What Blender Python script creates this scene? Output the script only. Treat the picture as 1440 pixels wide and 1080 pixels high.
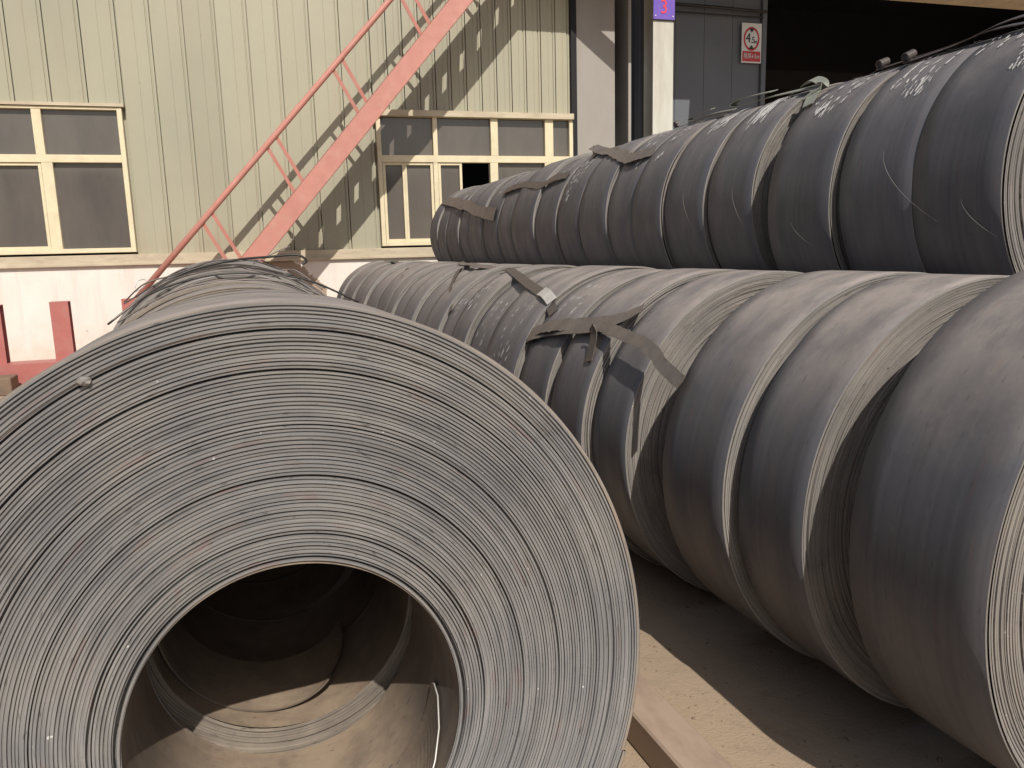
import bpy, math, random
import numpy as np
from mathutils import Vector, Matrix

# ------------------------------------------------------------------ camera, sky, sun, exposure
scene = bpy.context.scene
for o in list(bpy.data.objects): bpy.data.objects.remove(o)
col = scene.collection
H = 1.33                       # eye height; rows of coils run along +Y
YAW, PITCH, ROLL = 0.344, 0.172, -0.026
fv = Vector((math.sin(YAW)*math.cos(PITCH), math.cos(YAW)*math.cos(PITCH), -math.sin(PITCH)))
rv = Vector((math.cos(YAW), -math.sin(YAW), 0)); uv = rv.cross(fv)
r2 = math.cos(ROLL)*rv + math.sin(ROLL)*uv; u2 = -math.sin(ROLL)*rv + math.cos(ROLL)*uv
cam_d = bpy.data.cameras.new('camera'); cam = bpy.data.objects.new('camera', cam_d); col.objects.link(cam)
M = Matrix((( r2.x, u2.x, -fv.x, 0), (r2.y, u2.y, -fv.y, 0), (r2.z, u2.z, -fv.z, H), (0, 0, 0, 1)))
cam.matrix_world = M
cam_d.sensor_width = 36; cam_d.lens = 27.0; cam_d.clip_start = 0.05; cam_d.clip_end = 2000
scene.camera = cam

SUN_EL = math.radians(45.5); SUN_AZ = math.radians(180)      # the sun stands behind the camera, in line with the rows
world = bpy.data.worlds.new('World'); scene.world = world; world.use_nodes = True
wn = world.node_tree.nodes; wl = world.node_tree.links
bg = wn['Background']; sky = wn.new('ShaderNodeTexSky'); sky.sky_type = 'NISHITA'; sky.sun_disc = False
sky.sun_elevation = SUN_EL; sky.sun_rotation = SUN_AZ
sky.dust_density = 2.5; sky.air_density = 1.2
wl.new(sky.outputs[0], bg.inputs[0]); bg.inputs[1].default_value = 0.085
sd = bpy.data.lights.new('sun', 'SUN'); sd.energy = 4.3; sd.angle = math.radians(0.5); sd.color = (1.0, 0.94, 0.85)
sun = bpy.data.objects.new('sun', sd); col.objects.link(sun)
sdir = Vector((0.0, math.cos(SUN_EL), -math.sin(SUN_EL)))
sun.rotation_euler = sdir.to_track_quat('-Z', 'Y').to_euler(); sun.location = (0, -6, 12)
scene.view_settings.view_transform = 'Standard'; scene.view_settings.look = 'None'
scene.view_settings.exposure = 0.0; scene.view_settings.gamma = 1.0; scene.view_settings.use_curve_mapping = False
scene.render.engine = 'CYCLES'

# ------------------------------------------------------------------ helpers
rng = np.random.default_rng(7); random.seed(7)
PI = math.pi

def tag(o, label=None, cat=None, group=None, kind=None):
    if label: o['label'] = label
    if cat: o['category'] = cat
    if group: o['group'] = group
    if kind: o['kind'] = kind
    return o

def empty(name, loc=(0, 0, 0), rot=(0, 0, 0)):
    o = bpy.data.objects.new(name, None); o.empty_display_size = 0.1
    o.location = loc; o.rotation_euler = rot; col.objects.link(o); return o

def mesh_obj(name, verts, faces, mat, parent=None, loc=(0, 0, 0), smooth=False):
    me = bpy.data.meshes.new(name)
    me.from_pydata([tuple(v) for v in verts], [], [tuple(f) for f in faces]); me.update()
    if smooth: me.polygons.foreach_set('use_smooth', [True]*len(me.polygons))
    if mat: me.materials.append(mat)
    o = bpy.data.objects.new(name, me); col.objects.link(o); o.location = loc
    if parent: o.parent = parent
    return o

def grid_obj(name, arr, mat, parent=None, loc=(0, 0, 0), close_u=False, close_v=False, smooth=True, flip=False):
    """arr: (nu, nv, 3) grid of points"""
    nu, nv, _ = arr.shape
    iu = np.arange(nu if close_u else nu-1); iv = np.arange(nv if close_v else nv-1)
    A, B = np.meshgrid(iu, iv, indexing='ij'); A = A.ravel(); B = B.ravel()
    A1 = (A+1) % nu; B1 = (B+1) % nv
    q = np.stack([A*nv+B, A1*nv+B, A1*nv+B1, A*nv+B1], -1)
    if flip: q = q[:, ::-1]
    me = bpy.data.meshes.new(name); nf = len(q)
    me.vertices.add(nu*nv); me.vertices.foreach_set('co', arr.reshape(-1).astype(np.float32))
    me.loops.add(nf*4); me.loops.foreach_set('vertex_index', q.reshape(-1).astype(np.int32))
    me.polygons.add(nf); me.polygons.foreach_set('loop_start', np.arange(0, nf*4, 4, dtype=np.int32))
    me.polygons.foreach_set('loop_total', np.full(nf, 4, dtype=np.int32))
    me.polygons.foreach_set('use_smooth', np.full(nf, smooth))
    me.update(calc_edges=True); me.validate()
    if mat: me.materials.append(mat)
    o = bpy.data.objects.new(name, me); col.objects.link(o); o.location = loc
    if parent: o.parent = parent
    return o

class MB:
    """collects boxes, bars and sheets into one mesh"""
    def __init__(s): s.v = []; s.f = []
    def box(s, x0, x1, y0, y1, z0, z1, bev=0.0, fr=None):
        b = bev
        P = []
        if b <= 0:
            P = [(x0,y0,z0),(x1,y0,z0),(x1,y1,z0),(x0,y1,z0),(x0,y0,z1),(x1,y0,z1),(x1,y1,z1),(x0,y1,z1)]
            F = [(0,3,2,1),(4,5,6,7),(0,1,5,4),(1,2,6,5),(2,3,7,6),(3,0,4,7)]
        else:   # chamfered box: 24 verts
            idx = {}
            for ix, X in enumerate((x0, x1)):
                for iy, Y in enumerate((y0, y1)):
                    for iz, Z in enumerate((z0, z1)):
                        sx, sy, sz = (1 if ix == 0 else -1), (1 if iy == 0 else -1), (1 if iz == 0 else -1)
                        idx[ix,iy,iz,'x'] = len(P); P.append((X, Y+sy*b, Z+sz*b))
                        idx[ix,iy,iz,'y'] = len(P); P.append((X+sx*b, Y, Z+sz*b))
                        idx[ix,iy,iz,'z'] = len(P); P.append((X+sx*b, Y+sy*b, Z))
            F = []
            g = lambda *k: idx[k]
            for ix in (0, 1): F.append([g(ix,0,0,'x'), g(ix,1,0,'x'), g(ix,1,1,'x'), g(ix,0,1,'x')])
            for iy in (0, 1): F.append([g(0,iy,0,'y'), g(1,iy,0,'y'), g(1,iy,1,'y'), g(0,iy,1,'y')])
            for iz in (0, 1): F.append([g(0,0,iz,'z'), g(1,0,iz,'z'), g(1,1,iz,'z'), g(0,1,iz,'z')])
            for iy in (0,1):
                for iz in (0,1): F.append([g(0,iy,iz,'y'), g(1,iy,iz,'y'), g(1,iy,iz,'z'), g(0,iy,iz,'z')])
            for ix in (0,1):
                for iz in (0,1): F.append([g(ix,0,iz,'x'), g(ix,1,iz,'x'), g(ix,1,iz,'z'), g(ix,0,iz,'z')])
            for ix in (0,1):
                for iy in (0,1): F.append([g(ix,iy,0,'x'), g(ix,iy,1,'x'), g(ix,iy,1,'y'), g(ix,iy,0,'y')])
            for k in idx:
                if k[3] == 'x': F.append([g(k[0],k[1],k[2],'x'), g(k[0],k[1],k[2],'y'), g(k[0],k[1],k[2],'z')])
            # orient outward
            c = Vector(((x0+x1)/2, (y0+y1)/2, (z0+z1)/2)); G = []
            for f in F:
                a, b_, d = Vector(P[f[0]]), Vector(P[f[1]]), Vector(P[f[2]])
                n = (b_-a).cross(d-a); m = sum((Vector(P[i]) for i in f), Vector())/len(f)
                G.append(f if n.dot(m-c) > 0 else f[::-1])
            F = G
        o = len(s.v)
        s.v += [tuple(fr @ Vector(p)) if fr is not None else p for p in P]
        s.f += [tuple(i+o for i in f) for f in F]
        return s
    def bar(s, a, b, w, h, up=(0, 0, 1), bev=0.0):
        a = Vector(a); b = Vector(b); d = (b-a); L = d.length; d.normalize()
        u = Vector(up); x = d.cross(u).normalized(); z = x.cross(d).normalized()
        fr = Matrix(((x.x, d.x, z.x, a.x), (x.y, d.y, z.y, a.y), (x.z, d.z, z.z, a.z), (0, 0, 0, 1)))
        return s.box(-w/2, w/2, 0, L, -h/2, h/2, bev, fr)
    def tube(s, pts, r, n=8):
        pts = [Vector(p) for p in pts]; o = len(s.v); prev = Vector((0.13, 0.27, 0.95))
        for i, p in enumerate(pts):
            d = (pts[min(i+1, len(pts)-1)] - pts[max(i-1, 0)]).normalized()
            x = d.cross(prev)
            if x.length < 1e-4: x = d.cross(Vector((1, 0, 0)))
            x.normalize(); y = x.cross(d).normalized(); prev = y
            for k in range(n):
                a = 2*PI*k/n; s.v.append(tuple(p + r*(math.cos(a)*x + math.sin(a)*y)))
        for i in range(len(pts)-1):
            for k in range(n):
                s.f.append((o+i*n+k, o+i*n+(k+1) % n, o+(i+1)*n+(k+1) % n, o+(i+1)*n+k))
        s.f.append(tuple(o+k for k in range(n))[::-1]); e = o+(len(pts)-1)*n; s.f.append(tuple(e+k for k in range(n)))
        return s
    def build(s, name, mat, parent=None, loc=(0, 0, 0), smooth=False):
        return mesh_obj(name, s.v, s.f, mat, parent, loc, smooth)

# ------------------------------------------------------------------ materials
class NT:
    def __init__(s, name):
        s.m = bpy.data.materials.new(name); s.m.use_nodes = True
        s.t = s.m.node_tree; s.b = s.t.nodes['Principled BSDF']; s.out = s.t.nodes['Material Output']
    def n(s, typ, **kw):
        nd = s.t.nodes.new(typ)
        for k, v in kw.items():
            setattr(nd, k, v)
        return nd
    def l(s, a, b): s.t.links.new(a, b)
    def val(s, sock, v):
        if hasattr(v, 'is_output') or isinstance(v, bpy.types.NodeSocket): s.l(v, sock)
        else: sock.default_value = v
    def math(s, op, a, b=None, c=None, clamp=False):
        nd = s.n('ShaderNodeMath', operation=op, use_clamp=clamp); s.val(nd.inputs[0], a)
        if b is not None: s.val(nd.inputs[1], b)
        if c is not None: s.val(nd.inputs[2], c)
        return nd.outputs[0]
    def noise(s, vec, scale, detail=4, rough=0.55):
        nd = s.n('ShaderNodeTexNoise'); s.l(vec, nd.inputs['Vector']); nd.inputs['Scale'].default_value = scale
        nd.inputs['Detail'].default_value = detail; nd.inputs['Roughness'].default_value = rough
        return nd.outputs['Fac']
    def ramp(s, fac, p0, p1, c0=0.0, c1=1.0):
        nd = s.n('ShaderNodeMapRange'); s.val(nd.inputs[0], fac)
        nd.inputs[1].default_value = p0; nd.inputs[2].default_value = p1
        nd.inputs[3].default_value = c0; nd.inputs[4].default_value = c1; nd.clamp = True
        return nd.outputs[0]
    def mix(s, fac, a, b):
        nd = s.n('ShaderNodeMix', data_type='RGBA'); s.val(nd.inputs[0], fac)
        for sock, v in ((nd.inputs[6], a), (nd.inputs[7], b)):
            if isinstance(v, tuple): sock.default_value = (*v, 1) if len(v) == 3 else v
            else: s.l(v, sock)
        return nd.outputs[2]
    def obj(s): return s.n('ShaderNodeTexCoord').outputs['Object']
    def pos(s): return s.n('ShaderNodeNewGeometry').outputs['Position']
    def comb(s, x, y, z):
        nd = s.n('ShaderNodeCombineXYZ'); s.val(nd.inputs[0], x); s.val(nd.inputs[1], y); s.val(nd.inputs[2], z); return nd.outputs[0]
    def sep(s, v):
        nd = s.n('ShaderNodeSeparateXYZ'); s.l(v, nd.inputs[0]); return nd.outputs
    def scale(s, v, f):
        nd = s.n('ShaderNodeVectorMath', operation='MULTIPLY'); s.l(v, nd.inputs[0]); nd.inputs[1].default_value = f; return nd.outputs[0]
    def addv(s, v, w):
        nd = s.n('ShaderNodeVectorMath', operation='ADD'); s.l(v, nd.inputs[0]); s.l(w, nd.inputs[1]); return nd.outputs[0]
    def rand(s): return s.n('ShaderNodeObjectInfo').outputs['Random']
    def bump(s, h, dist=0.002, strength=0.5):
        nd = s.n('ShaderNodeBump'); s.l(h, nd.inputs['Height']); nd.inputs['Distance'].default_value = dist
        nd.inputs['Strength'].default_value = strength; s.l(nd.outputs[0], s.b.inputs['Normal'])
    def fin(s, colr, rough=0.6, metal=0.0, spec=None):
        s.val(s.b.inputs['Base Color'], colr if not isinstance(colr, tuple) else (*colr, 1))
        s.val(s.b.inputs['Roughness'], rough); s.val(s.b.inputs['Metallic'], metal)
        if spec is not None: s.b.inputs['Specular IOR Level'].default_value = spec
        return s.m

def steel_mat(name, base, base2, dust, dust_amt, face=False, rust=0.0, rough=(0.36, 0.55), metal=0.35):
    t = NT(name); oc = t.obj(); x, y, z = t.sep(oc)[:3]
    rad = t.math('SQRT', t.math('ADD', t.math('MULTIPLY', x, x), t.math('MULTIPLY', z, z)))
    ang = t.math('ARCTAN2', z, x)
    rnd = t.rand(); off = t.math('MULTIPLY', rnd, 37.0)
    ca = t.math('COSINE', ang); sa = t.math('SINE', ang)
    if face:    # streaks that run round the wraps
        v1 = t.comb(t.math('MULTIPLY', ca, 1.3), t.math('ADD', t.math('MULTIPLY', rad, 75.0), off), t.math('MULTIPLY', sa, 1.3))
        v2 = t.comb(t.math('MULTIPLY', ca, 3.0), t.math('ADD', t.math('MULTIPLY', rad, 45.0), off), t.math('MULTIPLY', sa, 3.0))
    else:       # rolling streaks round the outer surface
        v1 = t.comb(t.math('MULTIPLY', ca, 0.9), t.math('ADD', t.math('MULTIPLY', y, 70.0), off), t.math('MULTIPLY', sa, 0.9))
        v2 = t.comb(t.math('MULTIPLY', ca, 2.0), t.math('ADD', t.math('MULTIPLY', y, 9.0), off), t.math('MULTIPLY', sa, 2.0))
    n1 = t.noise(v1, 1.0, 3, 0.6); n2 = t.noise(v2, 1.0, 5, 0.6)
    wv = t.addv(oc, t.comb(off, off, 0.0))
    n3 = t.noise(wv, 5.0, 6, 0.65); n4 = t.noise(wv, 45.0, 4, 0.6)
    c = t.mix(t.ramp(n2, 0.35, 0.68), base, base2)
    k = t.math('MULTIPLY', t.ramp(n1, 0.25, 0.75, 0.84, 1.14) if not face else t.ramp(n1, 0.25, 0.75, 0.76, 1.2), t.ramp(rnd, 0, 1, 0.85, 1.12))
    hs = t.n('ShaderNodeHueSaturation'); t.l(c, hs.inputs['Color']); t.l(k, hs.inputs['Value']); c = hs.outputs[0]
    # settled dust lies on what faces up, broken by noise
    nz = t.sep(t.n('ShaderNodeNewGeometry').outputs['Normal'])[2]
    up = t.math('ADD', t.ramp(nz, 0.3, 1.0, 0.0, 1.0), t.math('MULTIPLY', t.math('SUBTRACT', n3, 0.5), 0.55))
    d = t.math('MULTIPLY', t.math('ADD', t.ramp(up, 0.1, 0.85), t.ramp(n4, 0.55, 0.8, 0, 0.12)), dust_amt, clamp=True)
    if face: d = t.math('MULTIPLY', t.ramp(n3, 0.38, 0.72), dust_amt, clamp=True)
    else:       # bare patches rubbed through the dust, drawn out round the coil
        v4 = t.comb(t.math('ADD', t.math('MULTIPLY', ca, 2.6), off), t.math('MULTIPLY', y, 8.0), t.math('MULTIPLY', sa, 2.6))
        n7 = t.noise(v4, 1.0, 6, 0.68)
        d = t.math('MULTIPLY', d, t.ramp(n7, 0.42, 0.62, 1.0, 0.5))
    c = t.mix(d, c, dust)
    if rust > 0:
        v3 = t.comb(t.math('MULTIPLY', ca, 2.2), t.math('ADD', t.math('MULTIPLY', rad if face else y, 30.0), off), t.math('MULTIPLY', sa, 2.2))
        n5 = t.noise(v3, 1.7, 3, 0.5)
        c = t.mix(t.math('MULTIPLY', t.ramp(n5, 0.62, 0.74), rust), c, (0.26, 0.085, 0.06))
        n6 = t.noise(v3, 6.0, 2, 0.5)
        c = t.mix(t.math('MULTIPLY', t.ramp(n6, 0.66, 0.74), 0.6), c, (0.05, 0.043, 0.04))
        if face:
            c = t.mix(t.math('MULTIPLY', t.ramp(t.noise(wv, 9.0, 5, 0.7), 0.60, 0.72), 0.35), c, (0.10, 0.085, 0.075))
            c = t.mix(t.ramp(t.noise(wv, 75.0, 2, 0.4), 0.77, 0.80), c, (0.70, 0.69, 0.67))
    rg = t.math('ADD', t.ramp(n2, 0.3, 0.7, rough[0], rough[1]), t.math('MULTIPLY', d, 0.3), clamp=True)
    mt = t.math('MULTIPLY', t.math('SUBTRACT', 1.0, d), metal)
    hsum = t.math('ADD', t.math('MULTIPLY', n1, 0.5), t.math('MULTIPLY', n4, 0.6))
    t.bump(hsum, 0.0012 if not face else 0.0008, 0.45)
    return t.fin(c, rg, mt)

m_face = steel_mat('strip_edge_grey_steel', (0.315, 0.312, 0.310), (0.225, 0.226, 0.234), (0.34, 0.30, 0.255), 0.45, True, 0.22, (0.38, 0.6), 0.35)
m_edge = steel_mat('strip_edge_weathered_steel', (0.29, 0.27, 0.25), (0.21, 0.20, 0.192), (0.36, 0.31, 0.26), 0.35, True, 0.15, (0.45, 0.65), 0.2)
m_edged = steel_mat('strip_edge_dust_covered_steel', (0.24, 0.205, 0.17), (0.16, 0.14, 0.12), (0.32, 0.265, 0.21), 0.7, True, 0.15, (0.5, 0.7), 0.1)
m_mid = steel_mat('dusty_mill_scale_steel', (0.115, 0.108, 0.114), (0.09, 0.092, 0.107), (0.335, 0.288, 0.255), 0.82, False, 0.15, (0.46, 0.62), 0.15)
m_up = steel_mat('dark_mill_scale_steel', (0.104, 0.101, 0.113), (0.082, 0.082, 0.095), (0.27, 0.24, 0.222), 0.6, False, 0.1, (0.44, 0.6), 0.15)
m_bore = steel_mat('dusty_bore_steel', (0.16, 0.125, 0.098), (0.10, 0.083, 0.07), (0.34, 0.26, 0.185), 0.85, False, 0.15, (0.5, 0.7), 0.15)

def simple_noise_mat(name, c0, c1, scale, rough=0.6, metal=0.0, bump=0.0, bscale=60, dirt=None, dirt_amt=0.5, dscale=3.0, world_pos=True, stretch=(1, 1, 1), spec=None):
    t = NT(name); p = t.scale(t.pos() if world_pos else t.obj(), stretch)
    c = t.mix(t.ramp(t.noise(p, scale, 5, 0.6), 0.3, 0.7), c0, c1)
    if dirt: c = t.mix(t.math('MULTIPLY', t.ramp(t.noise(p, dscale, 6, 0.7), 0.5, 0.72), dirt_amt), c, dirt)
    if bump: t.bump(t.noise(p, bscale, 5, 0.65), bump, 0.6)
    return t.fin(c, rough, metal, spec)

m_red = simple_noise_mat('faded_red_paint', (0.53, 0.235, 0.19), (0.46, 0.195, 0.155), 6, 0.5, 0, 0.001, 40, (0.50, 0.33, 0.27), 0.4, 9)
m_redd = simple_noise_mat('dark_red_paint', (0.43, 0.15, 0.135), (0.38, 0.125, 0.11), 6, 0.5, 0, 0.001, 40, (0.35, 0.22, 0.18), 0.5, 7)
m_cream = simple_noise_mat('cream_window_frame', (0.74, 0.66, 0.46), (0.66, 0.58, 0.40), 5, 0.45, 0, 0, 60, (0.45, 0.38, 0.27), 0.4, 6)
m_ledge = simple_noise_mat('dusty_cream_flashing', (0.58, 0.51, 0.37), (0.44, 0.37, 0.27), 2.0, 0.6, 0, 0.001, 60, (0.28, 0.22, 0.16), 0.6, 3, stretch=(1, 1, 4))
m_strap = simple_noise_mat('dull_brown_strap_steel', (0.225, 0.188, 0.165), (0.15, 0.13, 0.12), 14, 0.5, 0.4, 0.0006, 90, (0.10, 0.08, 0.07), 0.6, 22)
m_strapd = simple_noise_mat('blackened_strap_steel', (0.13, 0.105, 0.095), (0.085, 0.075, 0.07), 14, 0.45, 0.4, 0.0006, 90)
m_strapg = simple_noise_mat('greenish_grey_strap', (0.30, 0.30, 0.25), (0.20, 0.21, 0.18), 14, 0.5, 0.2, 0.0006, 90)
def chalk_mat():
    t = NT('rubbed_white_chalk'); p = t.pos()
    c = t.mix(t.ramp(t.noise(p, 40, 4), 0.3, 0.7), (0.74, 0.72, 0.70), (0.6, 0.585, 0.565)); t.fin(c, 0.9)
    tr = t.n('ShaderNodeBsdfTransparent'); mx = t.n('ShaderNodeMixShader')
    f = t.ramp(t.noise(p, 150, 4, 0.65), 0.24, 0.60)
    t.l(f, mx.inputs[0]); t.l(tr.outputs[0], mx.inputs[1]); t.l(t.b.outputs[0], mx.inputs[2]); t.l(mx.outputs[0], t.out.inputs['Surface'])
    return t.m
m_chalk = chalk_mat()
m_bright = simple_noise_mat('bright_steel_and_glint', (0.62, 0.60, 0.57), (0.5, 0.48, 0.46), 30, 0.4, 0.3)  # bright strap, wire and streak steel; also the painted glint on the bore tail
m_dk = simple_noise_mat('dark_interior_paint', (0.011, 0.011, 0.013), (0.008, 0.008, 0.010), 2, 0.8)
m_slate = simple_noise_mat('slate_grey_cladding', (0.135, 0.145, 0.165), (0.118, 0.127, 0.147), 1.2, 0.55, 0, 0, 60, (0.17, 0.155, 0.14), 0.3, 2)
m_taupe = simple_noise_mat('taupe_grey_cladding', (0.34, 0.315, 0.285), (0.29, 0.27, 0.245), 1.6, 0.6, 0, 0, 60, (0.24, 0.2, 0.17), 0.4, 1.5, stretch=(1, 1, .3))
m_colw = simple_noise_mat('chalky_white_column_paint', (0.60, 0.60, 0.54), (0.52, 0.51, 0.45), 3, 0.55, 0, 0, 60, (0.35, 0.31, 0.25), 0.5, 3, stretch=(1, 1, .2))
m_lintel = simple_noise_mat('dusty_pale_lintel', (0.62, 0.53, 0.38), (0.50, 0.42, 0.32), 3, 0.6, 0, 0.001, 30, (0.25, 0.2, 0.15), 0.6, 5)
m_timber = simple_noise_mat('weathered_timber', (0.22, 0.15, 0.10), (0.13, 0.09, 0.065), 5, 0.8, 0, 0.002, 30, stretch=(1, .15, 1))
m_beam = simple_noise_mat('dusty_brown_beam', (0.40, 0.30, 0.225), (0.30, 0.22, 0.165), 3, 0.7, 0, 0.001, 40, (0.17, 0.11, 0.08), 0.5, 6, stretch=(1, .4, 1))
m_white = simple_noise_mat('white_sign_enamel', (0.78, 0.77, 0.76), (0.72, 0.71, 0.70), 9, 0.4)
m_signred = simple_noise_mat('red_sign_enamel', (0.60, 0.04, 0.05), (0.5, 0.035, 0.04), 9, 0.4)
m_signpink = simple_noise_mat('bright_red_lettering', (0.80, 0.07, 0.10), (0.7, 0.06, 0.09), 9, 0.4)
m_black = simple_noise_mat('black_lettering', (0.02, 0.02, 0.025), (0.015, 0.015, 0.02), 9, 0.4)
m_purple = simple_noise_mat('purple_blue_sign_enamel', (0.15, 0.10, 0.47), (0.20, 0.11, 0.50), 12, 0.4)
m_wire = simple_noise_mat('black_wire', (0.045, 0.04, 0.036), (0.03, 0.028, 0.026), 20, 0.45, 0.3)
m_oppo = simple_noise_mat('pale_blue_cladding', (0.50, 0.56, 0.60), (0.45, 0.51, 0.56), 2, 0.5)

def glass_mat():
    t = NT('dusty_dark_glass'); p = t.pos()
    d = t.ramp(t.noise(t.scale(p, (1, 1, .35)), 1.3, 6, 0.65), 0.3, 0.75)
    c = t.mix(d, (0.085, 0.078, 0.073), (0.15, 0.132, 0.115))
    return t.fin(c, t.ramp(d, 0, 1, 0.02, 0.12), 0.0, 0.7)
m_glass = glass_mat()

def panel_mat():
    t = NT('cream_green_sandwich_panel'); p = t.pos(); z = t.sep(p)[2]
    c = t.mix(t.ramp(t.noise(p, 0.7, 4), 0.3, 0.7), (0.378, 0.358, 0.263), (0.325, 0.315, 0.238))
    st = t.noise(t.scale(p, (9, 9, .45)), 1.0, 5, 0.65)
    c = t.mix(t.math('MULTIPLY', t.ramp(st, 0.5, 0.75), 0.42), c, (0.36, 0.31, 0.22))
    low = t.math('MULTIPLY', t.ramp(z, 1.32, 1.75, 1, 0), t.ramp(st, 0.35, 0.65))
    c = t.mix(t.math('MULTIPLY', low, 0.45), c, (0.33, 0.25, 0.16))
    hs = t.n('ShaderNodeHueSaturation'); t.l(c, hs.inputs['Color']); t.l(t.ramp(t.rand(), 0, 1, 0.95, 1.05), hs.inputs['Value'])
    sp = t.noise(p, 28, 2); c = t.mix(t.math('MULTIPLY', t.ramp(sp, 0.74, 0.78), 0.6), hs.outputs[0], (0.16, 0.11, 0.08))
    return t.fin(c, 0.5)
m_panel = panel_mat()

def plinth_mat():
    t = NT('chipped_white_plinth_render'); p = t.pos(); x, y, z = t.sep(p)[:3]
    c = t.mix(t.ramp(t.noise(p, 1.5, 5), 0.3, 0.7), (0.80, 0.74, 0.69), (0.72, 0.66, 0.60))
    lo = t.math('MULTIPLY', t.ramp(z, 0.0, 0.75, 1, 0), t.ramp(t.noise(p, 3, 6, .7), 0.3, 0.65))
    c = t.mix(t.math('MULTIPLY', lo, 0.7), c, (0.54, 0.44, 0.31))
    sv = t.noise(t.scale(p, (7, 7, .6)), 1.0, 5, .65); c = t.mix(t.math('MULTIPLY', t.ramp(sv, 0.52, 0.72), 0.35), c, (0.50, 0.43, 0.35))
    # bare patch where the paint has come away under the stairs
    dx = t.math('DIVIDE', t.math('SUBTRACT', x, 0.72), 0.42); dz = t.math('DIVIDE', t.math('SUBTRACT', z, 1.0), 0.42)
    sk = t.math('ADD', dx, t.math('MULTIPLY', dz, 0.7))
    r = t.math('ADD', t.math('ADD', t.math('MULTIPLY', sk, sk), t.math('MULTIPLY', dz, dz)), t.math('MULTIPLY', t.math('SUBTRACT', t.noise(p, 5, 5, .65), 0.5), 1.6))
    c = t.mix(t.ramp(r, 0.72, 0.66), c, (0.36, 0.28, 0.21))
    ch = t.noise(p, 9, 3); c = t.mix(t.math('MULTIPLY', t.ramp(ch, 0.72, 0.74), 0.8), c, (0.3, 0.25, 0.2))
    t.bump(t.noise(p, 25, 6, .7), 0.004, 0.5)
    return t.fin(c, 0.85)
m_plinth = plinth_mat()

def ground_mat():
    t = NT('sandy_dusty_concrete'); p = t.pos()
    c = t.mix(t.ramp(t.noise(p, 1.1, 6, .6), 0.3, 0.7), (0.41, 0.31, 0.215), (0.325, 0.248, 0.175))
    c = t.mix(t.math('MULTIPLY', t.ramp(t.noise(p, 14, 6, .75), 0.52, 0.72), 0.5), c, (0.22, 0.165, 0.12))
    n = t.noise(t.scale(p, (1, 1.6, 1)), 75, 5, .75)
    c = t.mix(t.math('MULTIPLY', t.ramp(n, 0.62, 0.70), 0.75), c, (0.13, 0.10, 0.075))
    t.bump(t.math('ADD', n, t.noise(p, 12, 6, .7)), 0.006, 0.7)
    return t.fin(c, 0.9)
m_ground = ground_mat()

# ------------------------------------------------------------------ ground
S = 300
mesh_obj('ground', [(-S, -S, 0), (S, -S, 0), (S, S, 0), (-S, S, 0)], [(0, 1, 2, 3)], m_ground)['kind'] = 'structure'

# ------------------------------------------------------------------ factory building (wall frame: s along, d out to the camera, z up)
Y0, MS = 10.5, 0.07
nrm = math.sqrt(1+MS*MS)
FW = Matrix(((1/nrm, -MS/nrm, 0, 0), (-MS/nrm, -1/nrm, 0, Y0), (0, 0, 1, H), (0, 0, 0, 1)))   # (s, d, z_rel) -> world
def WP(s, d, z): return FW @ Vector((s, d, z))
def wbox(mb, s0, s1, d0, d1, z0, z1, bev=0.0):
    n0 = len(mb.f); mb.box(s0, s1, d0, d1, z0, z1, bev, FW)
    mb.f[n0:] = [f[::-1] for f in mb.f[n0:]]      # FW mirrors
    return mb
bld = empty('factory_building', WP(0, 0, -H))
tag(bld, 'factory hall with cream panel walls, white plinth and dark open bay', 'building')
inv = bld.matrix_world.inverted() if False else Matrix.Translation(-Vector(bld.location))
def bpart(mb, name, mat, parent=None, smooth=False):
    p = parent or bld
    base = Vector(bld.location)
    mb.v = [tuple(Vector(v)-base) for v in mb.v]
    return mb.build(name, mat, p, smooth=smooth)

ZL, ZB = 0.02, -H            # top of plinth, ground
ZT = 6.5
WLX0, WLX1 = -4.6, -1.06     # left window opening
WRX0, WRX1 = 1.93, 4.64
WT, WB = 1.79, 0.10
# backing core behind the panels (closed solid pieces, leaving the window openings)
core = MB()
wbox(core, -9, 4.64, -0.25, -0.06, WT+0.02, ZT)
wbox(core, WLX1, WRX0, -0.25, -0.06, ZL, WT+0.02)
wbox(core, -9, WLX0, -0.25, -0.06, ZL, WT+0.02)
bpart(core, 'wall_core', m_panel)
pl = MB(); wbox(pl, -9, 4.66, -0.25, 0.03, ZB, ZL-0.005, 0.01); bpart(pl, 'plinth', m_plinth)
lg = MB()
wbox(lg, -9, 4.66, -0.06, 0.075, ZL-0.075, ZL-0.05); wbox(lg, -9, 4.66, 0.035, 0.06, ZL-0.05, ZL+0.05)
wbox(lg, -9, 4.66, -0.06, 0.035, ZL+0.03, ZL+0.055)
bpart(lg, 'sill_flashing', m_ledge)
lg2 = MB(); wbox(lg2, WRX0-0.02, 4.64, -0.05, 0.09, WT+0.005, WT+0.045); wbox(lg2, WRX0-0.02, 4.64, 0.06, 0.09, WT-0.03, WT+0.005)
wbox(lg2, -9, WLX1+0.03, -0.05, 0.07, WT+0.005, WT+0.04); bpart(lg2, 'window_head_flashing', m_ledge)

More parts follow.
